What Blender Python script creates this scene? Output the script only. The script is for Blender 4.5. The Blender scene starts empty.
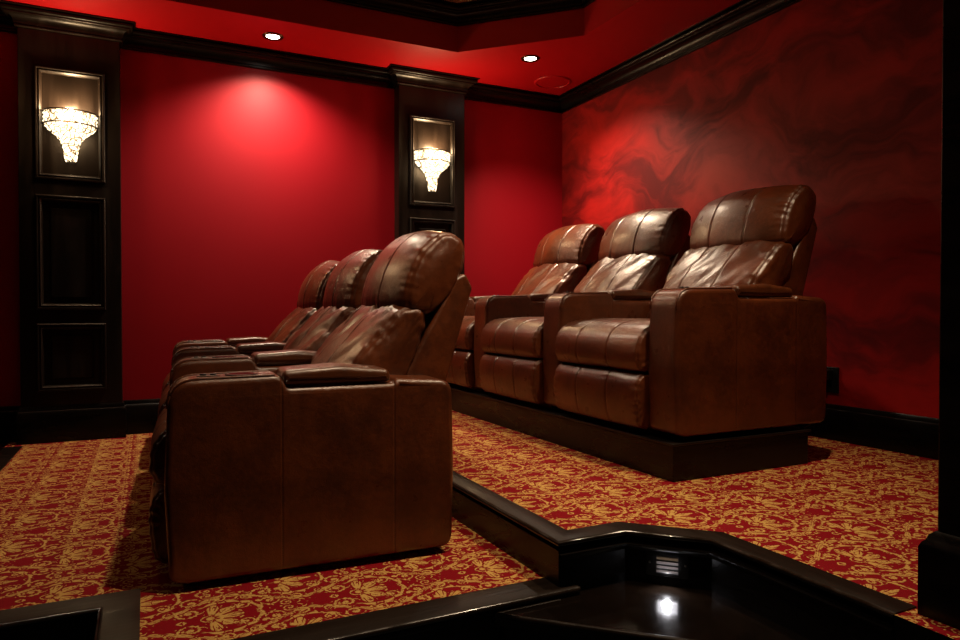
import bpy, bmesh, math, random
from mathutils import Vector, Matrix, noise
from mathutils.geometry import tessellate_polygon
C = bpy.context.scene.collection
PI = math.pi
D = math.radians

# ------------------------------------------------------------------ node helpers
def new_mat(name):
    m = bpy.data.materials.new(name); m.use_nodes = True
    nt = m.node_tree; nt.nodes.clear()
    out = nt.nodes.new('ShaderNodeOutputMaterial')
    b = nt.nodes.new('ShaderNodeBsdfPrincipled')
    nt.links.new(b.outputs[0], out.inputs[0])
    return m, nt, b
class N:
    """tiny expression builder over Math nodes"""
    def __init__(s, nt): s.nt = nt
    def node(s, t, **kw):
        n = s.nt.nodes.new(t)
        for k, v in kw.items(): setattr(n, k, v)
        return n
    def put(s, sock, v):
        if isinstance(v, bpy.types.NodeSocket): s.nt.links.new(v, sock)
        else: sock.default_value = v
    def m(s, op, a, b=None, c=None, clamp=False):
        n = s.node('ShaderNodeMath', operation=op, use_clamp=clamp)
        s.put(n.inputs[0], a)
        if b is not None: s.put(n.inputs[1], b)
        if c is not None: s.put(n.inputs[2], c)
        return n.outputs[0]
    def add(s, a, b): return s.m('ADD', a, b)
    def sub(s, a, b): return s.m('SUBTRACT', a, b)
    def mul(s, a, b): return s.m('MULTIPLY', a, b)
    def mix(s, fac, a, b):
        n = s.node('ShaderNodeMix', data_type='RGBA')
        s.put(n.inputs[0], fac); s.put(n.inputs[6], a); s.put(n.inputs[7], b)
        return n.outputs[2]
    def smooth(s, x, lo, hi):
        n = s.node('ShaderNodeMapRange', interpolation_type='SMOOTHSTEP')
        s.put(n.inputs[0], x); n.inputs[1].default_value = lo; n.inputs[2].default_value = hi
        return n.outputs[0]
    def noise(s, vec, scale, detail=2.0, rough=.5, dist=0.0):
        n = s.node('ShaderNodeTexNoise')
        if vec is not None: s.nt.links.new(vec, n.inputs['Vector'])
        n.inputs['Scale'].default_value = scale; n.inputs['Detail'].default_value = detail
        n.inputs['Roughness'].default_value = rough; n.inputs['Distortion'].default_value = dist
        return n.outputs[0]
    def obj(s): return s.node('ShaderNodeTexCoord').outputs['Object']
    def scale(s, vec, v):
        n = s.node('ShaderNodeMapping'); s.nt.links.new(vec, n.inputs[0]); n.inputs['Scale'].default_value = v
        return n.outputs[0]
    def bump(s, b, h, strength, dist):
        n = s.node('ShaderNodeBump'); n.inputs['Strength'].default_value = strength
        n.inputs['Distance'].default_value = dist
        s.nt.links.new(h, n.inputs['Height']); s.nt.links.new(n.outputs[0], b.inputs['Normal'])
        return n

# ------------------------------------------------------------------ materials
def leather(name, seams=(), dark=(.042, .0135, .0055, 1), light=(.092, .030, .0115, 1), rough=.36):
    m, nt, b = new_mat(name); n = N(nt); o = n.obj()
    big = n.noise(o, 5, 4, .6); fine = n.noise(o, 55, 3, .6)
    f = n.add(n.mul(big, .75), n.mul(fine, .25))
    f = n.smooth(f, .32, .68)
    col = n.mix(f, dark, light)
    rv = n.add(n.mul(n.noise(o, 14, 3), .16), rough - .08)
    vor = n.node('ShaderNodeTexVoronoi', feature='DISTANCE_TO_EDGE'); nt.links.new(o, vor.inputs['Vector']); vor.inputs['Scale'].default_value = 260
    h = n.add(n.mul(n.smooth(vor.outputs[0], 0, .25), .0006), n.mul(n.noise(o, 22, 4, .6), .006))
    if seams:
        x = n.node('ShaderNodeSeparateXYZ'); nt.links.new(o, x.inputs[0])
        for sx in seams:
            d = n.m('ABSOLUTE', n.sub(x.outputs[0], sx))
            g = n.smooth(d, .0, .006)
            h = n.add(h, n.mul(g, .004))
            st = n.mul(n.smooth(d, .0022, .0008), n.m('GREATER_THAN', n.m('SINE', n.mul(x.outputs[2], 900)), -.2))
            col = n.mix(n.mul(st, .8), col, (.012, .005, .003, 1))
    nt.links.new(col, b.inputs['Base Color']); nt.links.new(rv, b.inputs['Roughness'])
    b.inputs['Specular IOR Level'].default_value = .62; b.inputs['Coat Weight'].default_value = .38; b.inputs['Coat Roughness'].default_value = .30; b.inputs['Coat IOR'].default_value = 1.6; b.inputs['Coat Tint'].default_value = (1, .86, .68, 1)
    n.bump(b, h, .45, 1.0)
    return m
def wood(name, col=(.010, .0060, .0042, 1), col2=(.022, .0125, .008, 1), rough=.27, axis=(1, 1, 1), spec=.5, depth=.0012):
    m, nt, b = new_mat(name); n = N(nt); o = n.obj()
    g = n.noise(n.scale(o, axis), 9, 5, .65, .6)
    f = n.smooth(g, .35, .7)
    nt.links.new(n.mix(f, col, col2), b.inputs['Base Color'])
    nt.links.new(n.add(n.mul(f, .14), rough - .05), b.inputs['Roughness'])
    b.inputs['Specular IOR Level'].default_value = spec
    n.bump(b, n.mul(f, depth), .6, 1.0)
    return m
def plain(name, col, rough=.5, metal=0.0, bump=0, spec=.5):
    m, nt, b = new_mat(name); n = N(nt); o = n.obj()
    f = n.noise(o, 30, 3)
    c2 = tuple(c * .8 for c in col[:3]) + (1,)
    nt.links.new(n.mix(f, c2, tuple(col[:3]) + (1,)), b.inputs['Base Color'])
    b.inputs['Roughness'].default_value = rough; b.inputs['Metallic'].default_value = metal
    b.inputs['Specular IOR Level'].default_value = spec
    if bump: n.bump(b, n.noise(o, 180, 3), bump, .001)
    return m
def paint(name, c1, c2, rough=.5, plaster=False):
    m, nt, b = new_mat(name); n = N(nt); o = n.obj()
    if plaster:
        # trowelled faux finish: long wispy strokes
        warp = n.node('ShaderNodeTexNoise'); nt.links.new(o, warp.inputs['Vector']); warp.inputs['Scale'].default_value = 1.5
        warp.inputs['Detail'].default_value = 3
        va = n.node('ShaderNodeVectorMath', operation='MULTIPLY_ADD')
        nt.links.new(warp.outputs['Color'], va.inputs[0]); va.inputs[1].default_value = (.0, .75, .75); nt.links.new(o, va.inputs[2])
        mp = n.node('ShaderNodeMapping'); nt.links.new(va.outputs[0], mp.inputs[0])
        mp.inputs['Rotation'].default_value = (D(38), 0, 0); mp.inputs['Scale'].default_value = (1, 1.5, 4.2)
        a = n.noise(mp.outputs[0], 1.0, 8, .60, .5)
        c = n.noise(va.outputs[0], 1.6, 5, .6, .4)
        f = n.smooth(n.add(n.mul(a, .68), n.mul(c, .32)), .36, .63)
        nt.links.new(n.mix(f, c1, c2), b.inputs['Base Color'])
        nt.links.new(n.add(n.mul(f, -.16), rough + .08), b.inputs['Roughness'])
        n.bump(b, n.mul(f, .0015), .3, 1.0)
        b.inputs['Specular IOR Level'].default_value = .24
    else:
        f = n.noise(o, 2.0, 4, .6)
        nt.links.new(n.mix(f, c1, c2), b.inputs['Base Color'])
        b.inputs['Roughness'].default_value = rough; b.inputs['Specular IOR Level'].default_value = .3
        n.bump(b, n.noise(o, 220, 3), .12, .001)
    return m
def carpet(name):
    m, nt, b = new_mat(name); n = N(nt); o = n.obj()
    L, W = .42, .37; H = W / 2
    wn = n.node('ShaderNodeTexNoise'); nt.links.new(o, wn.inputs['Vector']); wn.inputs['Scale'].default_value = 70; wn.inputs['Detail'].default_value = 1
    vm = n.node('ShaderNodeVectorMath', operation='MULTIPLY_ADD'); nt.links.new(wn.outputs['Color'], vm.inputs[0])
    vm.inputs[1].default_value = (.005, .005, 0); nt.links.new(o, vm.inputs[2])
    sx = n.node('ShaderNodeSeparateXYZ'); nt.links.new(vm.outputs[0], sx.inputs[0])
    a = n.m('PINGPONG', sx.outputs[1], H)              # 0..H mirrored
    s = sx.outputs[0]
    fold = n.node('ShaderNodeCombineXYZ')
    nt.links.new(n.m('WRAP', s, L, 0.0), fold.inputs[0]); nt.links.new(a, fold.inputs[1])
    acc = None
    def union(v):
        nonlocal acc
        acc = v if acc is None else n.m('MAXIMUM', acc, v)
    def rel(s0): return n.m('WRAP', n.sub(s, s0), L / 2, -L / 2)
    def local(i, a0, s0):
        # the half-drop twin is the same element mirrored at a = H - a0, s = s0 + L/2
        if i == 0: return n.sub(a, a0), rel(s0)
        return n.sub(n.sub(H, a), a0), rel(s0 + L / 2)
    def polar(i, a0, s0):
        da, ds = local(i, a0, s0)
        return n.m('SQRT', n.add(n.mul(da, da), n.mul(ds, ds))), n.m('ARCTAN2', da, ds)
    for i in (0, 1):
        # fan of long split petals
        r, th = polar(i, 0.0, -.052)
        pet = n.m('ABSOLUTE', n.m('COSINE', n.mul(th, 4.5)))
        rim = n.add(.050, n.mul(pet, .040))
        v = n.mul(n.smooth(n.sub(rim, r), -.001, .003), n.smooth(pet, .30, .48))
        v = n.mul(v, n.smooth(r, .016, .020)); v = n.mul(v, n.smooth(th, 1.75, 1.6))
        vein = n.m('ABSOLUTE', n.m('COSINE', n.mul(th, 13.5)))
        v = n.mul(v, n.m('MAXIMUM', n.smooth(vein, .2, .4), n.smooth(r, .052, .046))); union(v)
        union(n.smooth(r, .012, .009))
        # outer leaf halo, lobed like acanthus
        r, th = polar(i, 0.0, -.015)
        lob = n.m('ABSOLUTE', n.m('SINE', n.mul(th, 6.0)))
        ro = n.add(.100, n.mul(lob, .010))
        v = n.mul(n.smooth(n.sub(ro, r), -.001, .003), n.smooth(n.sub(r, .095), -.001, .003))
        union(n.mul(v, n.smooth(th, 2.3, 2.1)))
        # scrolls with leafy outer edges
        for (a0, s0, R, tw, ph, sg, nl) in ((.058, .112, .034, 1.0, .4, 1, 5), (.056, -.104, .038, 1.0, 2.2, -1, 6), (.020, .160, .022, 1.0, 1.0, -1, 4),
                                            (.060, .040, .024, 1.0, 4.1, -1, 5), (.128, -.020, .026, 1.0, 3.4, 1, 5), (.112, .052, .020, 1.0, 5.2, -1, 4)):
            r, th = polar(i, a0, s0)
            # Archimedean spiral line: distance to r = R * turn
            tt = n.add(n.mul(th, sg), ph)
            u = n.sub(n.mul(r, 1.55 / R), n.mul(tt, 1 / (2 * PI)))
            fr = n.m('ABSOLUTE', n.sub(n.m('FRACT', u), .5))          # 0 on the line centre
            wdt = n.add(.17, n.mul(n.m('SINE', n.mul(th, nl * 2)), .07))
            v = n.mul(n.smooth(n.sub(wdt, fr), -.03, .05), n.smooth(n.sub(R, r), -.001, .003)); union(v)
            union(n.smooth(r, R * .24, R * .16))
    # ogee stem, a feathered double band
    ph = n.mul(s, 2 * PI / L)
    ac = n.add(H / 2, n.mul(n.m('COSINE', ph), .050))
    sd = n.sub(a, ac)
    dd = n.m('ABSOLUTE', sd)
    lobe = n.m('ABSOLUTE', n.m('SINE', n.add(n.mul(s, 2 * PI / L * 5), n.mul(sd, 60))))
    wob = n.add(.003, n.mul(lobe, .009))
    band = n.mul(n.smooth(n.sub(wob, dd), -.001, .003), n.m('SUBTRACT', 1.0, n.mul(n.smooth(n.m('ABSOLUTE', n.sub(dd, .0035)), .0016, .0006), .8)))
    union(band)
    # buds and leaflets scattered in the gaps (noise in folded tile space keeps the repeat)
    ln = n.noise(fold.outputs[0], 40, .5, .5, 1.6)
    union(n.smooth(ln, .65, .675))
    cut = n.noise(fold.outputs[0], 75, 1.0, .5, 1.0)
    pat = n.mul(acc, n.smooth(cut, .365, .40))
    fuzz = n.noise(o, 420, 2)
    cv = n.noise(o, 3.0, 3)
    gold = n.mix(fuzz, (.40, .200, .042, 1), (.74, .465, .140, 1))
    red = n.mix(fuzz, (.13, .0022, .005, 1), (.31, .0045, .011, 1))
    nt.links.new(n.mix(pat, red, gold), b.inputs['Base Color'])
    b.inputs['Roughness'].default_value = .95; b.inputs['Specular IOR Level'].default_value = .12
    n.bump(b, n.add(n.mul(fuzz, .004), n.mul(pat, .002)), .6, 1.0)
    return m
def emit(name, col, strength, rough=.2):
    m, nt, b = new_mat(name)
    b.inputs['Base Color'].default_value = (.8, .8, .8, 1); b.inputs['Roughness'].default_value = rough
    b.inputs['Emission Color'].default_value = col; b.inputs['Emission Strength'].default_value = strength
    return m
def crystal(name):
    m, nt, b = new_mat(name); n = N(nt); o = n.obj()
    vor = n.node('ShaderNodeTexVoronoi', feature='DISTANCE_TO_EDGE'); nt.links.new(o, vor.inputs['Vector']); vor.inputs['Scale'].default_value = 30
    g = n.smooth(vor.outputs[0], .02, .10)
    nt.links.new(n.mix(g, (.06, .04, .02, 1), (.45, .42, .36, 1)), b.inputs['Base Color'])
    nt.links.new(n.mix(g, (.50, .22, .05, 1), (1, .80, .50, 1)), b.inputs['Emission Color'])
    nt.links.new(n.add(.15, n.mul(g, 2.6)), b.inputs['Emission Strength'])
    b.inputs['Roughness'].default_value = .12
    n.bump(b, n.mul(g, .004), .8, 1.0)
    return m

LE = dict(dark=(.058, .0142, .0042, 1), light=(.145, .0345, .0088, 1), rough=.30)
M = {}
M['leather'] = leather('brown_leather', **LE)
M['leather_arm'] = leather('brown_leather_arm', seams=(.330, .700), **LE)
M['leather_pad'] = leather('brown_leather_pad', dark=(.058, .0150, .0042, 1), light=(.118, .032, .0090, 1), rough=.30)
M['wood'] = wood('espresso_wood', col=(.0065, .0042, .003, 1), col2=(.013, .008, .0055, 1), axis=(1, 1, .12), rough=.34, spec=.3, depth=.0006)
M['wood_gloss'] = wood('espresso_wood_gloss', col=(.0035, .0022, .0015, 1), col2=(.0065, .0035, .002, 1), rough=.15, axis=(.2, .2, 1), spec=.4, depth=.0008)
M['nose'] = wood('espresso_nosing', col=(.008, .005, .0036, 1), col2=(.019, .0115, .008, 1), rough=.33, spec=.17, axis=(1, .12, 1))
M['nosex'] = wood('espresso_nosing_across', col=(.008, .005, .0036, 1), col2=(.019, .0115, .008, 1), rough=.33, spec=.17, axis=(.12, 1, 1))
M['black'] = wood('black_moulding', col=(.0022, .0015, .0012, 1), col2=(.005, .0032, .0025, 1), rough=.3, axis=(.2, .2, 1), spec=.28)
M['red'] = paint('red_wall_paint', (.29, .0016, .0078, 1), (.34, .0022, .0100, 1), .5)
M['redceil'] = paint('red_ceiling_paint', (.36, .0032, .0060, 1), (.41, .0044, .0078, 1), .42)
M['plaster'] = paint('red_trowelled_plaster', (.11, .0010, .0020, 1), (.41, .012, .010, 1), .52, True)
M['tan'] = plain('tan_ceiling', (.42, .25, .10), .7)
M['carpet'] = carpet('damask_carpet')
M['bead'] = wood('polished_edge', col=(.008, .005, .0035, 1), col2=(.02, .012, .008, 1), rough=.16, spec=.75, depth=.0002)
M['dark'] = plain('dark_floor', (.006, .005, .005), .7)
M['steel'] = plain('brushed_metal', (.45, .42, .38), .28, 1.0)
M['bronze'] = plain('dark_bronze', (.05, .03, .016), .35, 1.0)
M['blackp'] = plain('black_plastic', (.008, .008, .008), .35)
M['cup'] = plain('black_cup_liner', (.004, .004, .004), .18)
M['white'] = plain('white_trim', (.75, .72, .68), .4)
M['lamp'] = emit('downlight_lens', (1, .90, .76, 1), 14)
M['crystal'] = crystal('lit_crystal')
M['steplens'] = emit('step_light_lens', (.95, .93, 1, 1), 22)
M['louvre'] = plain('step_light_louvre', (.10, .085, .075), .45, .3)

# ------------------------------------------------------------------ object helpers
def link(name, me, mat, parent=None):
    o = bpy.data.objects.new(name, me); C.objects.link(o)
    if mat is not None and not me.materials:
        me.materials.append(M[mat] if isinstance(mat, str) else mat)
    if parent: o.parent = parent
    return o
def mesh(name, vs, fs, smooth=False, mi=None):
    me = bpy.data.meshes.new(name); me.from_pydata([tuple(v) for v in vs], [], fs)
    bm = bmesh.new(); bm.from_mesh(me)
    bmesh.ops.recalc_face_normals(bm, faces=bm.faces); bm.to_mesh(me); bm.free()
    if smooth: me.polygons.foreach_set('use_smooth', [True] * len(me.polygons))
    if mi: me.polygons.foreach_set('material_index', mi)
    return me
def auto_smooth(me, ang=35):
    me.polygons.foreach_set('use_smooth', [True] * len(me.polygons))
    bm = bmesh.new(); bm.from_mesh(me)
    for e in bm.edges:
        if len(e.link_faces) == 2 and e.calc_face_angle(0) > D(ang): e.smooth = False
    bm.to_mesh(me); bm.free()
    return me
class MB:
    def __init__(s): s.v = []; s.f = []
    def add(s, vs, fs):
        o = len(s.v); s.v += [tuple(v) for v in vs]; s.f += [tuple(i + o for i in f) for f in fs]; return s
    def box(s, x0, x1, y0, y1, z0, z1, bev=0.0, seg=2):
        bm = bmesh.new(); bmesh.ops.create_cube(bm, size=1)
        for v in bm.verts:
            v.co = Vector((x0 + (v.co.x + .5) * (x1 - x0), y0 + (v.co.y + .5) * (y1 - y0), z0 + (v.co.z + .5) * (z1 - z0)))
        if bev: bmesh.ops.bevel(bm, geom=bm.edges[:], offset=bev, segments=seg, affect='EDGES', profile=.5)
        bm.verts.index_update()
        s.add([v.co for v in bm.verts], [[v.index for v in f.verts] for f in bm.faces]); bm.free(); return s
    def lathe(s, prof, seg=32, cx=0, cy=0, cz=0, a0=0, a1=2 * PI, caps=False):
        full = abs(a1 - a0 - 2 * PI) < 1e-6; n = seg if full else seg + 1
        vs = []; fs = []
        for r, z in prof:
            for k in range(n):
                a = a0 + (a1 - a0) * k / seg; vs.append((cx + r * math.cos(a), cy + r * math.sin(a), cz + z))
        for i in range(len(prof) - 1):
            for k in range(seg):
                k2 = (k + 1) % n
                fs.append((i * n + k, i * n + k2, (i + 1) * n + k2, (i + 1) * n + k))
        return s.add(vs, fs)
    def tube(s, pts, r, seg=8, closed=False):
        P = [Vector(p) for p in pts]; n = len(P); vs = []; fs = []
        for i in range(n):
            a = P[(i - 1) % n] if (closed or i) else P[0]; b = P[(i + 1) % n] if (closed or i < n - 1) else P[-1]
            t = (b - a).normalized(); up = Vector((0, 0, 1)) if abs(t.z) < .95 else Vector((1, 0, 0))
            u = t.cross(up).normalized(); w = u.cross(t)
            for k in range(seg):
                an = 2 * PI * k / seg; vs.append(P[i] + (u * math.cos(an) + w * math.sin(an)) * r)
        for i in range(n if closed else n - 1):
            j = (i + 1) % n
            for k in range(seg):
                k2 = (k + 1) % seg; fs.append((i * seg + k, i * seg + k2, j * seg + k2, j * seg + k))
        if not closed: fs += [tuple(range(seg)), tuple((n - 1) * seg + k for k in range(seg))]
        return s.add(vs, fs)
    def sweep(s, path, prof, closed=True, fn=lambda u, v, h: (u, v, h), closeprof=False):
        """path in a plane (CCW), prof = [(offset to the left, height)]"""
        P = [Vector(p) for p in path]; n = len(P); m = len(prof); vs = []; fs = []
        for i in range(n):
            d0 = (P[i] - P[(i - 1) % n]).normalized() if (closed or i) else None
            d1 = (P[(i + 1) % n] - P[i]).normalized() if (closed or i < n - 1) else None
            if d0 is None: d0 = d1
            if d1 is None: d1 = d0
            n0 = Vector((-d0.y, d0.x)); n1 = Vector((-d1.y, d1.x)); b = (n0 + n1).normalized()
            k = 1 / max(.3, b.dot(n0))
            for o, h in prof:
                q = P[i] + b * (o * k); vs.append(fn(q.x, q.y, h))
        for i in range(n if closed else n - 1):
            j = (i + 1) % n
            for k in range(m if closeprof else m - 1):
                k2 = (k + 1) % m; fs.append((i * m + k, j * m + k, j * m + k2, i * m + k2))
        if not closed and closeprof:
            fs += [tuple(range(m)), tuple((n - 1) * m + k for k in range(m))]
        return s.add(vs, fs)
    def prism(s, poly, z0, z1):
        n = len(poly)
        vs = [(x, y, z0) for x, y in poly] + [(x, y, z1) for x, y in poly]
        return s.add(vs, [tuple(range(n)), tuple(range(n, 2 * n))] + [(i, (i + 1) % n, n + (i + 1) % n, n + i) for i in range(n)])
    def build(s, name, mat, parent=None, smooth=None):
        me = mesh(name, s.v, s.f)
        if smooth: auto_smooth(me, smooth)
        return link(name, me, mat, parent)
def thing(name, label, cat, loc=(0, 0, 0), rz=0, group=None):
    o = bpy.data.objects.new(name, None); C.objects.link(o); o.empty_display_size = .1
    o.location = loc; o.rotation_euler = (0, 0, rz); o['label'] = label; o['category'] = cat
    if group: o['group'] = group
    return o
def tag(o, label, cat, group=None):
    o['label'] = label; o['category'] = cat
    if group: o['group'] = group
    return o
def struct(o): o['kind'] = 'structure'; return o

# ------------------------------------------------------------------ dimensions
YB, XR, XL, YF = 5.33, 3.42, -3.5, -1.8
ZLO, ZHI, ZW = 0.0, .14, -.34
ZS, ZT = 2.77, 2.96
XP = 1.136                                   # edge of the upper platform
upper = [(XP, YB), (XP, 1.787), (1.39, 1.787), (1.577, 1.60), (1.577, YF), (XR, YF), (XR, YB)]
lower = [(XP, YB), (-.80, YB), (-.80, 2.25), (-.11, 2.25), (-.11, 1.77), (XP, 1.77)]

# ------------------------------------------------------------------ room shell
struct(MB().box(XL - .1, XR + .1, YB, YB + .1, ZW - .1, 3.2).build('wall_back', 'red'))
struct(MB().box(XR, XR + .1, YF, YB, ZW - .1, 3.2).build('wall_right', 'plaster'))
struct(MB().box(XL - .1, XL, YF, YB, ZW - .1, 3.2).build('wall_left', 'dark'))
struct(MB().box(XL - .1, XR + .1, YF - .1, YF, ZW - .1, 3.2).build('wall_front', 'dark'))
struct(MB().box(XL, XR, YF, YB, ZW - .1, ZW).build('floor', 'dark'))
def platform(name, poly, z0, z1):
    n = len(poly); vs = [(x, y, z0) for x, y in poly] + [(x, y, z1) for x, y in poly]
    fs = [tuple(range(n)), tuple(range(n, 2 * n))] + [(i, (i + 1) % n, n + (i + 1) % n, n + i) for i in range(n)]
    me = mesh(name, vs, fs)
    me.materials.append(M['carpet']); me.materials.append(M['black'])
    me.polygons.foreach_set('material_index', [0 if abs(p.normal.z) > .5 else 1 for p in me.polygons])
    return struct(link(name, me, None))
platform('floor_lower_platform', lower, ZW, ZLO)
platform('floor_upper_platform', upper, ZW, ZHI)
# ceiling: soffit ring with an octagonal tray
octo = [(2.09, 4.69), (2.76, 4.02), (2.76, .10), (2.09, -.57), (-1.70, -.57), (-2.37, .10), (-2.37, 4.02), (-1.70, 4.69)]
outer = [(XL, YF), (XR, YF), (XR, YB), (XL, YB)]
pts = outer + octo
tris = tessellate_polygon([[Vector((x, y, 0)) for x, y in outer], [Vector((x, y, 0)) for x, y in octo]])
vs = [(x, y, ZS) for x, y in pts]
struct(link('ceiling', mesh('ceiling', vs, [tuple(t) for t in tris]), 'redceil'))
mb = MB(); n = 8
mb.add([(x, y, ZS) for x, y in octo] + [(x, y, ZT + .12) for x, y in octo], [(i, (i + 1) % n, n + (i + 1) % n, n + i) for i in range(n)])
struct(mb.build('ceiling_tray_side', 'redceil'))
struct(MB().prism(octo, ZT + .12, ZT + .2).build('ceiling_tray', 'tan'))
# octo runs clockwise, so its interior lies to the right: negative offsets go inwards
def arc(cx, cy, r, a0, a1, n=7): return [(cx + r * math.cos(D(a0 + (a1 - a0) * k / n)), cy + r * math.sin(D(a0 + (a1 - a0) * k / n))) for k in range(n + 1)]
CROWN = [(0, 0), (.010, 0)] + arc(.010, .007, .007, -90, 90, 5) + [(.010, .020), (.019, .020), (.019, .026)] + arc(.066, .026, .045, 180, 96, 8) + [(.066, .074), (.066, .082)] + arc(.070, .098, .016, -70, 60, 7) + [(.086, .112), (.100, .112), (.100, .120), (0, .120)]
struct(MB().sweep(octo, [(-o * 1.1, ZT + h) for o, h in CROWN]).build('trim_1', 'black', smooth=28))
# wall crown all round (inside of the room: CCW path keeps the room on the left)
room = [(XL, YF), (XR, YF), (XR, YB), (XL, YB)]
struct(MB().sweep(room, [(o, ZS - .125 + h * 1.04) for o, h in CROWN]).build('trim_2', 'black', smooth=30))
BASE = [(0, 0), (.022, 0), (.022, .155), (.017, .168), (.012, .172), (.010, .188), (.004, .196), (0, .196)]
struct(MB().sweep([(XP + .1, YB), (-.85, YB)], [(o, ZLO + h * 1.2) for o, h in BASE], closed=False).build('baseboard_back', 'black', smooth=30))
struct(MB().sweep([(-1.0, YB), (XL, YB)], [(o, ZLO + h * 1.2) for o, h in BASE], closed=False).build('baseboard_left', 'black', smooth=30))
struct(MB().sweep([(XR, YF), (XR, YB), (XP + .02, YB)], [(o, ZHI + h) for o, h in BASE], closed=False).build('baseboard_right', 'black', smooth=30))

# ------------------------------------------------------------------ platform edges, step
def nosing(path, zt, w, over, mat, name, bead, t=.034):
    # path with the platform on the left; board lies on the edge and overhangs it to the right
    r = .009
    prof = [(w, zt - t), (w, zt + .004), (-over + r, zt + .004), (-over + r * .3, zt + .004 - r * .3), (-over, zt + .004 - r), (-over, zt - t + r), (-over + r * .3, zt - t + r * .3), (-over + r, zt - t), (0, zt - t)]
    o = struct(MB().sweep(path, prof, closed=False, closeprof=True).build(name, mat, smooth=50))
    # polished bead along the outer edge
    bp = arc(-over + .003, zt - .0035, .0085, 100, 260, 8)
    struct(MB().sweep(path, bp, closed=False, closeprof=True).build(bead, 'bead', smooth=60))
    return o
nosing([(XP, YB - .03), (XP, 1.787), (1.39, 1.787), (1.577, 1.60), (1.577, 1.02)], ZHI, .085, .0, 'nose', 'trim_3', 'trim_7')
nosing([(-.11, 1.772), (XP + .06, 1.772)], ZLO, .10, .012, 'nosex', 'trim_4', 'trim_8')
nosing([(-.79, YB - .2), (-.79, 2.25), (-.11, 2.25), (-.11, 1.772)], ZLO, .09, .012, 'nosex', 'trim_5', 'trim_9')
# risers moulding under the upper nosing (a narrow cove)
COVE = [(0, ZHI - .034), (-.014, ZHI - .034), (-.012, ZHI - .042), (-.004, ZHI - .050), (0, ZHI - .056)]
struct(MB().sweep([(XP, 1.787), (1.39, 1.787), (1.577, 1.60), (1.577, 1.02)], [(o, z) for o, z in COVE], closed=False).build('trim_6', 'black', smooth=40))
# glossy landing step wrapped round the corner of the upper platform
zt = -.018
tread = [(.90, 1.755), (.955, 1.70), (1.345, 1.335), (1.345, .3), (1.60, .3), (1.60, 1.62), (1.40, 1.80), (.90, 1.80)]
tr = thing('landing_step', 'glossy dark wooden landing step lit by the step light, below the carpeted corner', 'step', (1.2, 1.5, ZW))
off = Vector((1.2, 1.5, ZW))
def loc2(ps): return [(x - off.x, y - off.y) for x, y in ps]
MB().prism(loc2(tread), -ZW * 0 + zt - .035 - ZW, zt - ZW).build('tread', 'wood_gloss', tr)
MB().prism(loc2([(.93, 1.755), (.985, 1.72), (1.375, 1.35), (1.375, .3), (1.575, .3), (1.575, 1.6), (1.39, 1.78), (.93, 1.78)]), 0, zt - .035 - ZW).build('riser', 'black', tr)
edge = [Vector((x - off.x, y - off.y, zt - .008 - ZW)) for x, y in [(1.12, 1.755), (.905, 1.755), (.958, 1.700), (1.345, 1.335), (1.345, .3)]]
MB().tube(edge, .010, 10).build('tread_nosing', 'nose', tr, smooth=60)

# ------------------------------------------------------------------ step light in the diagonal riser
ax = Vector((1, -1, 0)).normalized(); mid = Vector(((1.39 + 1.577) / 2 + .002, (1.787 + 1.60) / 2 + .002, .052))
sl = thing('step_light', 'small louvred step light set in the dark riser above the landing step', 'step light', mid, math.atan2(ax.y, ax.x))
# local: x along the riser, -y outwards
MB().box(-.066, .066, -.007, .012, -.042, .042, .003).build('face_plate', 'blackp', sl)
MB().box(-.031, .031, -.009, .0, -.022, .020, .001).build('lens', 'steplens', sl)
for k in range(4):
    q = MB(); z = .016 - k * .0135
    q.add([(-.033, -.008, z + .008), (.033, -.008, z + .008), (.033, -.017, z - .002), (-.033, -.017, z - .002),
           (-.033, -.008, z + .005), (.033, -.008, z + .005), (.033, -.017, z - .006), (-.033, -.017, z - .006)],
          [(0, 1, 2, 3), (4, 5, 6, 7), (0, 1, 5, 4), (2, 3, 7, 6), (0, 3, 7, 4), (1, 2, 6, 5)])
    lv = q.build('louvre', 'louvre', sl)
    MB().box(-.0335, .0335, -.0185, -.0168, z - .0065, z - .0008, .0005).build('lip', 'blackp', lv)  # black strip added for the shaded gap between the blades
for sx in (-.055, .055):
    q = MB().lathe([(.0, .004), (.003, .003), (.004, 0)], 10, sx, 0, 0)
    q.v = [(v[0], -.007 - v[2], v[1]) for v in q.v]
    q.build('screw', 'steel', sl)

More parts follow.
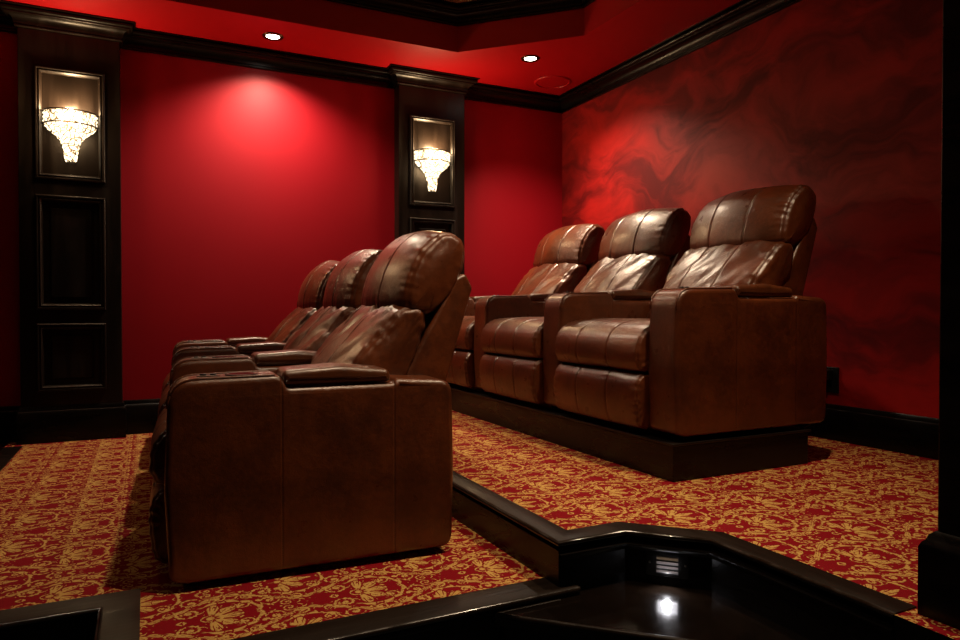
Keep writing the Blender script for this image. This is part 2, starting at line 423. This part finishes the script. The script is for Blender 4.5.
# ------------------------------------------------------------------ pilasters
FRAME = [(0, 0), (0, .014), (.006, .020), (.012, .020), (.016, .013), (.022, .013), (.026, .018), (.033, .012), (.038, .002), (.040, -.004)]
def pilaster(xc, zb, label, name='pilaster', w=.575, d=.11, yb=YB):
    t = thing(name, label, 'pilaster', (xc, yb, zb), 0, 'wall pilasters with sconces')
    h = ZS - zb; hw = w / 2
    # shaft with stiles/rails standing proud of recessed fields
    zz = lambda z: z - zb
    panels = [(1.70, 2.42), (.86, 1.60), (.33 + (zb * .6), .77)]
    q = MB()
    yf = -d
    q.box(-hw, hw, yf + .014, -.001, 0, h - .0015)
    st = .09
    q.box(-hw, -hw + st, yf, yf + .02, 0, h - .002, .003); q.box(hw - st, hw, yf, yf + .02, 0, h - .002, .003)
    prev = 0
    for z0, z1 in panels[::-1]:
        q.box(-hw + st - .004, hw - st + .004, yf, yf + .02, prev, zz(z0), .0); prev = zz(z1)
    q.box(-hw + st - .004, hw - st + .004, yf, yf + .02, prev, h - .002, .0)
    q.build('shaft', 'wood', t)
    for z0, z1 in panels:
        x0, x1 = -hw + st, hw - st
        MB().sweep([(x0, zz(z0)), (x1, zz(z0)), (x1, zz(z1)), (x0, zz(z1))], FRAME, fn=lambda u, v, k: (u, yf - k, v)).build('panel_moulding', 'wood', t, smooth=40)
    for z0, z1 in panels[1:]:
        x0, x1 = -hw + st + .075, hw - st - .075
        MB().box(x0, x1, yf + .002, yf + .018, zz(z0) + .075, zz(z1) - .075, .010, 1).build('raised_panel', 'wood', t)
    # capital
    path = [(-hw, 0), (-hw, -d), (hw, -d), (hw, 0)]
    MB().sweep(path, [(-o * .95, h - .118 + k * .97) for o, k in CROWN], closed=False).build('capital', 'wood', t, smooth=30)
    MB().sweep(path, [(-o, k * 1.2) for o, k in BASE], closed=False).build('plinth', 'black', t, smooth=30)
    return t
p1 = pilaster(-.435, ZLO, 'black panelled pilaster standing on the lower floor at the left edge of the red wall')
p2 = pilaster(2.105, ZHI, 'dark panelled pilaster rising behind the back row headrests near the corner')

# ------------------------------------------------------------------ sconces
def sconce(xc, zc, y, label):
    t = thing('crystal_sconce', label, 'wall lamp', (xc, y, zc), 0, 'lit crystal wall sconces')
    # half bowl; origin at the middle of the back, opening upwards
    a0, a1 = PI, 2 * PI
    R = .148; sq = .80
    def squash(q, k=sq):
        q.v = [(x, yy * k, z) for x, yy, z in q.v]; return q
    MB().box(-.04, .04, -.012, .001, -.06, .10, .004).build('backplate', 'bronze', t)
    # crystal band: faceted studs on a curved strip
    q = MB(); seg = 22
    for row in range(3):
        for k in range(seg):
            b0 = PI + PI * (k + .06) / seg; b1 = PI + PI * (k + .94) / seg; bm_ = (b0 + b1) / 2
            z0 = .062 + row * .026; z1 = z0 + .0245; r = R
            P = [(r * math.cos(b0), r * math.sin(b0), z0), (r * math.cos(b1), r * math.sin(b1), z0), (r * math.cos(b1), r * math.sin(b1), z1), (r * math.cos(b0), r * math.sin(b0), z1),
                 ((r + .009) * math.cos(bm_), (r + .009) * math.sin(bm_), (z0 + z1) / 2)]
            q.add(P, [(0, 1, 4), (1, 2, 4), (2, 3, 4), (3, 0, 4), (3, 2, 1, 0)])
    squash(q).build('crystal_band', 'crystal', t)
    # metal rims
    for z, rr in ((.060, R + .006), (.142, R + .006)):
        q = MB().tube([(rr * math.cos(a0 + PI * k / 28), rr * math.sin(a0 + PI * k / 28) * sq, z) for k in range(29)], .0042, 8)
        q.build('rim', 'bronze', t, smooth=60)
    # flared bowl of crystal strands, tapering to the tail
    prof = [(.146, .056), (.136, .036), (.112, .014), (.080, -.012), (.058, -.040), (.046, -.070), (.040, -.095)]
    q = MB(); seg = 30
    for k in range(seg):
        b0 = PI + PI * (k + .04) / seg; b1 = PI + PI * (k + .96) / seg; bm_ = (b0 + b1) / 2
        for i in range(len(prof) - 1):
            (r0, z0), (r1, z1) = prof[i], prof[i + 1]
            rm = (r0 + r1) / 2 + .006; zm = (z0 + z1) / 2 - .002
            P = [(r0 * math.cos(b0), r0 * math.sin(b0), z0), (r0 * math.cos(b1), r0 * math.sin(b1), z0), (r1 * math.cos(b1), r1 * math.sin(b1), z1), (r1 * math.cos(b0), r1 * math.sin(b0), z1),
                 (rm * math.cos(bm_), rm * math.sin(bm_), zm)]
            q.add(P, [(0, 1, 4), (1, 2, 4), (2, 3, 4), (3, 0, 4)])
    squash(q).build('crystal_bowl', 'crystal', t)
    q = MB().tube([(.050 * math.cos(a0 + PI * k / 20), .050 * math.sin(a0 + PI * k / 20) * sq, -.062) for k in range(21)], .003, 8)
    q.build('rim', 'bronze', t, smooth=60)
    for k in range(5):                                  # hanging prisms of the tail
        an = PI + PI * (k + .5) / 5; r0, r1 = .037, .027
        cx, cy, dx, dy = r0 * math.cos(an), r0 * math.sin(an) * sq, r1 * math.cos(an), r1 * math.sin(an) * sq
        q = MB(); w = .0105; top = [(cx + w * math.cos(PI / 3 * j), cy + w * math.sin(PI / 3 * j), -.098) for j in range(6)]
        lo = [(dx + w * .72 * math.cos(PI / 3 * j), dy + w * .72 * math.sin(PI / 3 * j), -.168) for j in range(6)]
        q.add(top + lo + [(cx, cy, -.092), (dx, dy, -.178)], [(j, (j + 1) % 6, 6 + (j + 1) % 6, 6 + j) for j in range(6)] + [(j, (j + 1) % 6, 12) for j in range(6)] + [(6 + j, 6 + (j + 1) % 6, 13) for j in range(6)])
        q.build('prism', 'crystal', t)
    for sx in (-.05, .05):
        MB().lathe([(0, -.02), (.008, -.02), (.010, 0), (.017, .02), (.015, .04), (.006, .062), (0, .068)], 14, sx, -.06, .08).build('bulb', 'lamp', t, smooth=60)
    def lamp(nm, loc, e, rad):
        l = bpy.data.lights.new(nm, 'POINT'); l.energy = e; l.color = (1, .66, .34); l.shadow_soft_size = rad
        lo = bpy.data.objects.new(nm, l); C.objects.link(lo); lo.parent = t; lo.location = loc
    lamp('sconce_glow', (0, -.075, .165), SC_UP, .03)
    lamp('sconce_spill', (0, -.175, .03), SC_OUT, .07)
    return t
SC_UP, SC_OUT = 21.0, 6.0
sconce(-.435, 2.0, YB - .096, 'lit crystal wall sconce on the black pilaster at far left')
sconce(2.105, 2.0, YB - .096, 'lit crystal wall sconce on the pilaster above the back row of recliners')

# ------------------------------------------------------------------ downlights
def downlight(x, y, label, energy, angle, blend=.6, tilt=(0, 0), col=(1, .86, .68), rad=.035, z=ZS):
    t = thing('recessed_downlight', label, 'ceiling light', (x, y, z), 0, 'recessed ceiling downlights')
    MB().lathe([(.046, 0.004), (.047, -.004), (.056, -.009), (.068, -.007), (.072, 0)], 36).build('trim_ring', 'bronze', t, smooth=40)
    MB().lathe([(0, -.0025), (.046, -.0025)], 36).build('lens', 'lamp', t)
    l = bpy.data.lights.new('downlight_beam', 'SPOT'); l.energy = energy; l.color = col
    l.spot_size = D(angle); l.spot_blend = blend; l.shadow_soft_size = rad
    lo = bpy.data.objects.new('downlight_beam', l); C.objects.link(lo); lo.parent = t
    lo.location = (0, 0, -.012); lo.rotation_euler = (tilt[0], tilt[1], 0)
    return t
downlight(.81, 4.98, 'small glowing downlight in the red soffit above the bare red wall', 200, 136, .85, tilt=(D(0), 0), col=(1, .82, .60))
downlight(2.64, 4.56, 'small glowing downlight in the red soffit beside the round ceiling speaker', 255, 116, 1.0, tilt=(D(-5), D(-10)), col=(1, .80, .58))
# downlights out of the frame, the last one an added fill
downlight(2.08, 1.72, 'glowing downlight in the raised tray ceiling between the two rows', 205, 84, 1.0, tilt=(D(11), D(5)), col=(1, .76, .50), z=ZT + .12)
downlight(.85, 1.58, 'glowing downlight in the raised tray ceiling over the front row', 150, 84, 1.0, tilt=(D(9), D(6)), col=(1, .76, .50), z=ZT + .12)
downlight(-2.10, 4.30, 'glowing downlight at the far screen end of the soffit', 22, 76, .8, tilt=(D(-12), D(-30)), col=(1, .80, .58))  # added unseen lamp, brightens the fronts of the chairs
sp = thing('ceiling_speaker', 'round red ceiling speaker grille flush in the soffit near the corner', 'speaker', (3.08, 4.95, ZS))
MB().lathe([(0, -.004), (.128, -.004), (.132, -.0035)], 48).build('grille', 'redceil', sp)
MB().lathe([(.132, -.002), (.135, -.010), (.146, -.011), (.154, -.006), (.156, 0)], 48).build('trim_ring', 'redceil', sp, smooth=40)

# step light beam
l = bpy.data.lights.new('step_light_beam', 'SPOT'); l.energy = 2.2; l.color = (.95, .95, 1); l.spot_size = D(115); l.spot_blend = .8; l.shadow_soft_size = .012
lo = bpy.data.objects.new('step_light_beam', l); C.objects.link(lo); lo.parent = sl; lo.location = (0, -.019, -.012); lo.rotation_euler = (D(-28), 0, 0)

# ------------------------------------------------------------------ recliners
def fillet(pts, seg=8):
    """pts = [(x, z, radius)] closed polygon -> rounded polygon"""
    out = []; n = len(pts)
    for i in range(n):
        p = Vector(pts[i][:2]); r = pts[i][2]; a = Vector(pts[i - 1][:2]); b = Vector(pts[(i + 1) % n][:2])
        if r <= 0: out.append(p); continue
        u = (a - p).normalized(); v = (b - p).normalized(); ang = u.angle(v)
        d = min(r / math.tan(ang / 2), .48 * (a - p).length, .48 * (b - p).length)
        p0, p1 = p + u * d, p + v * d
        for k in range(seg + 1):
            t = k / seg; out.append(p0 * (1 - t) ** 2 + p * 2 * t * (1 - t) + p1 * t * t)
    return out
def spline(pts, per=12):
    P = [Vector(p) for p in pts]; n = len(P); out = []
    for i in range(n):
        a, b, c, d = P[i - 1], P[i], P[(i + 1) % n], P[(i + 2) % n]
        for k in range(per):
            t = k / per
            out.append(.5 * ((2 * b) + (c - a) * t + (2 * a - 5 * b + 4 * c - d) * t * t + (3 * b - a - 3 * c + d) * t ** 3))
    return out
def resample(P, n):
    L = [0]
    for i in range(len(P)): L.append(L[-1] + (P[(i + 1) % len(P)] - P[i]).length)
    tot = L[-1]; out = []; j = 0
    for k in range(n):
        s = tot * k / n
        while L[j + 1] < s: j += 1
        t = (s - L[j]) / max(1e-9, L[j + 1] - L[j]); out.append(P[j].lerp(P[(j + 1) % len(P)], t))
    return out, tot
def pillow(name, prof, y0, y1, r, n=120, seams=(), puff=.0, disp=None, edge=0, step=.018, keep=False, crown=0.0):
    """sweep a closed XZ profile along Y with rounded ends; disp(s, y, p) -> displacement along the normal"""
    P = prof if keep else None
    if not keep: P, tot = resample(prof, n)
    n = len(P)
    A = sum(P[i].x * P[(i + 1) % n].y - P[(i + 1) % n].x * P[i].y for i in range(n))
    if A < 0: P = P[::-1]
    nr = []
    for i in range(n):
        t = (P[(i + 1) % n] - P[i - 1]).normalized(); nr.append(Vector((t.y, -t.x)))
    cen = sum(P, Vector((0, 0))) / n
    w = y1 - y0
    ys = [y0 + r + (w - 2 * r) * k / max(2, int((w - 2 * r) / step)) for k in range(max(2, int((w - 2 * r) / step)) + 1)]
    for sm in seams:
        ys = [y for y in ys if abs(y - sm) > .012] + [sm + d for d in (-.011, -.006, -.003, 0, .003, .006, .011)]
    ys = sorted(y for y in ys if y0 + r - 1e-6 <= y <= y1 - r + 1e-6)
    rings = []                                       # (y, inset, scale)
    K = 9 if edge else 5
    CAPS = () if keep else ((.25, 1), (.55, .75), (.82, .35))
    for sc, pf in CAPS: rings.append((y0 - puff * pf, r, sc))
    for k in range(K + 1):
        a = PI / 2 * k / K; rings.append((y0 + r - r * math.cos(a), r - r * math.sin(a), 1))
    for y in ys[1:-1]: rings.append((y, 0, 1))
    for k in range(K, -1, -1):
        a = PI / 2 * k / K; rings.append((y1 - r + r * math.cos(a), r - r * math.sin(a), 1))
    for sc, pf in CAPS[::-1]: rings.append((y1 + puff * pf, r, sc))
    vs = []; info = []
    S = [0]
    for i in range(n): S.append(S[-1] + (P[(i + 1) % n] - P[i]).length)
    for y, ins, sc in rings:
        cr = crown * (1 - ((y - (y0 + y1) / 2) / (w / 2)) ** 2) if crown else 0
        for i in range(n):
            p = P[i] - nr[i] * (ins - cr * (.25 + .75 * max(0, -nr[i].x))); p = cen + (p - cen) * sc
            vs.append(Vector((p.x, y, p.y))); info.append((S[i], y, ins, sc, i))
    m = len(rings)
    fs = [(j * n + i, j * n + (i + 1) % n, (j + 1) * n + (i + 1) % n, (j + 1) * n + i) for j in range(m - 1) for i in range(n)]
    if keep:
        ring = [Vector((vs[i].x, vs[i].z, 0)) for i in range(n)]
        for t3 in tessellate_polygon([ring]):
            fs.append(tuple(t3)); fs.append(tuple((m - 1) * n + i for i in t3[::-1]))
    else:
        vs += [Vector((cen.x, y0 - puff * 1.05, cen.y)), Vector((cen.x, y1 + puff * 1.05, cen.y))]
        c0, c1 = len(vs) - 2, len(vs) - 1
        fs += [(c0, (i + 1) % n, i) for i in range(n)] + [(c1, (m - 1) * n + i, (m - 1) * n + (i + 1) % n) for i in range(n)]
    me = mesh(name, vs, fs, True)
    if disp or seams or edge:
        nor = [v.normal.copy() for v in me.vertices]
        for k, (s, y, ins, sc, i) in enumerate(info):
            if sc < 1: continue
            d = 0
            for sm in seams: d -= .0045 * math.exp(-((y - sm) / .0045) ** 2)
            if edge:                                  # welt seam where the face meets the gusset
                q = min(y - y0, y1 - y)
                d -= .0055 * math.exp(-((q - r * .42) / .0045) ** 2)
            if disp: d += disp(s, y, vs[k])
            me.vertices[k].co = vs[k] + nor[k] * d
    return me
def nz(x, y, z=0): return noise.noise(Vector((x, y, z)))

SW = .705; AW = .185; PITCH = SW + AW; hw = SW / 2 - .008
seat_prof = spline([(-.045, .295), (-.056, .345), (-.040, .415), (.015, .465), (.10, .486), (.25, .492), (.42, .490), (.60, .485), (.66, .43), (.63, .33), (.50, .285), (.25, .28), (.05, .274), (-.015, .276)])
foot_prof = spline([(-.050, .235), (-.062, .18), (-.056, .11), (-.044, .055), (-.020, .032), (.04, .035), (.055, .10), (.055, .20), (.04, .255), (-.015, .266)])
lumb_prof = spline([(.550, .465), (.590, .555), (.630, .635), (.690, .715), (.758, .785), (.818, .842), (.856, .864), (.91, .862), (.930, .81), (.898, .70), (.84, .58), (.755, .46), (.65, .43)])
head_prof = spline([(.858, .878), (.862, .935), (.884, 1.010), (.925, 1.080), (.980, 1.130), (1.025, 1.146), (1.078, 1.122), (1.095, 1.07), (1.075, .985), (1.030, .905), (.960, .852), (.885, .848)])
shell_prof = fillet([(.64, .30, .02), (.865, .30, .03), (.985, .56, .2), (1.105, .94, .02), (1.075, 1.00, .03), (1.030, .975, .02), (.77, .52, .1)], 6)
arm_prof = fillet([(.0, .035, .03), (-.012, .30, .3), (.0, .622, .085), (.324, .628, .035), (.350, .588, .015), (.694, .588, .012), (.710, .602, .012), (.912, .590, .055), (.919, .30, .3), (.912, .022, .045), (.05, .022, .03)], 9)
pad_prof = fillet([(.334, .592, .012), (.330, .640, .024), (.52, .650, .2), (.686, .634, .028), (.690, .592, .014)], 8)
foot_w = hw

def cushion_set(seed):
    rnd = random.Random(seed); o = seed * 7.31
    def d_seat(s, y, p):
        e = abs(y) - (hw - .03)
        d = .0035 * nz(s * 6 + o, y * 5, 1)
        win = math.exp(-((abs(y) - hw + .012) / .020) ** 2)
        d += win * .0045 * math.sin(s * 190 + nz(s * 14, o) * 5) * (.6 + .6 * nz(s * 9, o, 3))
        d -= .006 * math.exp(-((s - .62) / .1) ** 2) * 0
        return d
    def d_foot(s, y, p):
        d = .003 * nz(s * 7 + o, y * 6, 4)
        win = math.exp(-((abs(y) - hw + .012) / .018) ** 2)
        return d + win * .0030 * math.sin(s * 170 + nz(s * 13, o) * 5) * (.5 + .8 * nz(s * 9, o, 3))
    amp = rnd.uniform(.013, .018)
    def d_lumb(s, y, p):
        # diagonal drag folds towards the lower corner plus puckers at the top seam and the gussets
        u = -y * .75 + (p.z - .6) * 1.0; v = y * 1.0 + (p.z - .6) * 1.1
        d = amp * nz(u * 3.0 + o, v * 8 + o, seed) + amp * .35 * nz(u * 6 + o, v * 18, seed + 5)
        if p.z > .79 and p.x < .93: d += .007 * nz(y * 38 + o, p.z * 5, 2) * min(1, (p.z - .79) / .05)
        win = math.exp(-((abs(y) - hw + .035) / .035) ** 2)
        d += win * .006 * nz(s * 34 + o, y * 6, 8)
        return d
    def d_head(s, y, p):
        d = .006 * nz(s * 5 + o, y * 4.5, seed + 11)
        if p.z < .95 and p.x < .95: d += .006 * nz(y * 34 + o, s * 5, 3) * min(1, (.95 - p.z) / .06)
        win = math.exp(-((abs(y) - hw + .038) / .030) ** 2)
        d += win * .0055 * nz(s * 42 + o, y * 7, 9)
        return d
    sm = (-.122, .122)
    return dict(
        seat=pillow('seat_cushion', seat_prof, -hw, hw, .022, 150, sm, .004, d_seat, 1, crown=.008),
        foot=pillow('footrest', foot_prof, -hw, hw, .018, 110, sm, .003, d_foot, 1, crown=.004),
        lumb=pillow('lumbar_cushion', lumb_prof, -hw + .004, hw - .004, .034, 150, sm, .010, d_lumb, 1, .014, crown=.052),
        head=pillow('headrest', head_prof, -hw + .002, hw - .002, .036, 150, sm, .010, d_head, 1, .014, crown=.062))
shared = {}
shared['shell'] = pillow('back_shell', shell_prof, -hw + .010, hw - .010, .016, keep=True, puff=.002)
shared['arm'] = pillow('armrest', arm_prof, -AW / 2, AW / 2, .020, keep=True, puff=.001,
                       disp=lambda s, y, p: .0012 * nz(p.x * 6, p.z * 6, y * 9))
shared['pad'] = pillow('arm_pad', pad_prof, -AW / 2 + .003, AW / 2 - .003, .020, keep=True, puff=.001)
q = MB().box(.06, .86, -hw, hw, 0.0, .30, .004); shared['base'] = mesh('base', q.v, q.f)
q = MB().lathe([(.039, -.002), (.041, .0012), (.045, .0020), (.050, .0014), (.052, -.004)], 36); shared['ring'] = auto_smooth(mesh('cup_holder', q.v, q.f), 50)
q = MB().lathe([(0, .0006), (.038, .0008), (.0405, .0010)], 36); shared['liner'] = mesh('cup_liner', q.v, q.f, True)  # flat black disc stands in for the shaded hollow of the cup holder
q = MB().lathe([(0, .006), (.008, .0058), (.010, .004), (.010, -.002)], 18); shared['button'] = auto_smooth(mesh('control_button', q.v, q.f), 40)
q = MB().box(-.034, .034, -.020, .020, -.001, .002, .001); shared['plate'] = mesh('control_plate', q.v, q.f)
# welt: piping along the upper front edges of the arm
q = MB()
for sy in (-1, 1):
    pts = [(p.x, sy * (AW / 2 - .011), p.y) for p in arm_prof if p.x < .31 and p.y > .46]
    pts.sort(key=lambda t: (t[0] if t[2] > .615 else -1 + t[2], t[2]))
    low = sorted([t for t in pts if t[0] < .09], key=lambda t: (t[2] + t[0])); hi = sorted([t for t in pts if t[0] >= .09], key=lambda t: t[0])
    q.tube(low + hi, .0042, 6)
shared['welt'] = mesh('piping', q.v, q.f, True)

def add_arm(t, y):
    a = link('armrest', shared['arm'], 'leather_arm', t); a.location = (0, y, 0)
    link('arm_pad', shared['pad'], 'leather_pad', a)
    link('piping', shared['welt'], 'leather', a)
    c = link('cup_holder', shared['ring'], 'bronze', a); c.location = (.215, 0, .6275)
    l_ = link('cup_liner', shared['liner'], 'cup', a); l_.location = (.215, 0, .6285)
    c = link('control_plate', shared['plate'], 'steel', a); c.location = (.115, 0, .6260)
    for dx in (-.015, .015):
        b_ = link('control_button', shared['button'], 'blackp', a); b_.location = (.115 + dx, 0, .6275)
def recliner(seed, loc, rz, label, group, near_arm, drop):
    t = thing('recliner', label, 'recliner', loc, rz, group); t.scale = (1, 1, 1.035)
    cs = cushion_set(seed)
    link('base', shared['base'], 'blackp', t)
    link('seat_cushion', cs['seat'], 'leather', t); link('footrest', cs['foot'], 'leather', t)
    for nm, me in (('lumbar_cushion', cs['lumb']), ('headrest', cs['head']), ('back_shell', shared['shell'])):
        link(nm, me, 'leather', t).location = (-.028 * (drop > 0) if nm == 'back_shell' else -drop * 1.5, 0, -drop)
    add_arm(t, PITCH / 2)
    if near_arm: add_arm(t, -PITCH / 2)
    return t
def row(x, y, z, rot, labels, group, seed, drop):
    for k in range(3):
        yy = AW / 2 + PITCH * (k + .5)
        p = Matrix.Rotation(rot, 2) @ Vector((0, yy))
        recliner(seed + k, (x + p.x, y + p.y, z), rot, labels[k], group, k == 0, drop)
row(.058, 2.250, 0.0, D(-2.2), ['brown leather recliner nearest the camera in the lower front row',
    'brown leather recliner in the middle of the lower front row', 'brown leather recliner at the far end of the lower front row, by the red wall'], 'front row recliners', 1, .030)
row(1.98, 2.20, .302, 0.0, ['brown leather recliner nearest the camera in the raised back row, on the black plinth',
    'brown leather recliner in the middle of the raised back row', 'brown leather recliner at the far end of the raised back row, beside the corner pilaster'], 'back row recliners', 11, 0)
pl = thing('seat_plinth', 'long black wooden plinth under the back row of recliners', 'plinth', (2.37, 3.63, ZHI))
MB().box(-.405, .405, -1.42, 1.45, 0, .150, .004).build('body', 'black', pl)
MB().box(-.415, .415, -1.43, 1.46, .150, .162, .004).build('top_board', 'wood', pl)

# ------------------------------------------------------------------ right foreground column
cx0, cy1 = 1.632, 1.0
col = thing('square_column', 'black square column on a wide base at the right edge of the picture', 'column', (cx0 + .26, cy1 - .26, ZHI))
MB().box(-.233, .233, -.233, .233, 0, ZS - ZHI - .002, .004).build('shaft', 'black', col)
sq = [(-.235, -.235), (-.235, .235), (.235, .235), (.235, -.235)]
MB().sweep(sq, [(0, 0), (.025, 0), (.025, .160), (.020, .172), (.014, .178), (.010, .19), (.0, .20), (-.012, .202)]).build('plinth', 'black', col, smooth=30)
MB().sweep([(-.225, -.225), (-.225, .225), (.225, .225), (.225, -.225)], [(o * .9, ZS - ZHI - .122 + k) for o, k in CROWN]).build('capital', 'black', col, smooth=30)

# ------------------------------------------------------------------ wall outlet with plug
ou = thing('power_outlet', 'black wall outlet with a plugged adapter low on the right wall behind the recliner', 'outlet', (XR, 2.588, .47))
MB().box(-.008, .001, -.058, .058, -.072, .072, .003).build('cover_plate', 'blackp', ou)
for z in (-.028, .028): MB().box(-.011, -.006, -.018, .018, z - .015, z + .015, .002).build('socket', 'cup', ou)
pg = MB().box(-.055, -.009, -.022, .030, .000, .056, .005).build('plug', 'blackp', ou)
MB().tube([(-.045, .004, .004), (-.048, .006, -.06), (-.050, .012, -.12), (-.05, .03, -.19), (-.06, .08, -.26), (-.08, .16, -.315)], .0035, 6).build('cord', 'blackp', pg, smooth=60)

# ------------------------------------------------------------------ world, camera
w = bpy.data.worlds.new('world'); bpy.context.scene.world = w; w.use_nodes = True
bg = w.node_tree.nodes['Background']; bg.inputs[0].default_value = (.02, .01, .008, 1); bg.inputs[1].default_value = .0
cam = bpy.data.cameras.new('camera'); co = bpy.data.objects.new('camera', cam); C.objects.link(co)
cam.sensor_width = 36; cam.lens = 25.8; cam.clip_start = .02
co.location = (0, 0, .855); co.rotation_euler = (PI / 2 - D(.80), 0, -D(25.9))
sc = bpy.context.scene; sc.camera = co
sc.view_settings.view_transform = 'Standard'; sc.view_settings.look = 'None'
sc.view_settings.exposure = 0.0; sc.view_settings.gamma = 1.0; sc.view_settings.use_curve_mapping = False
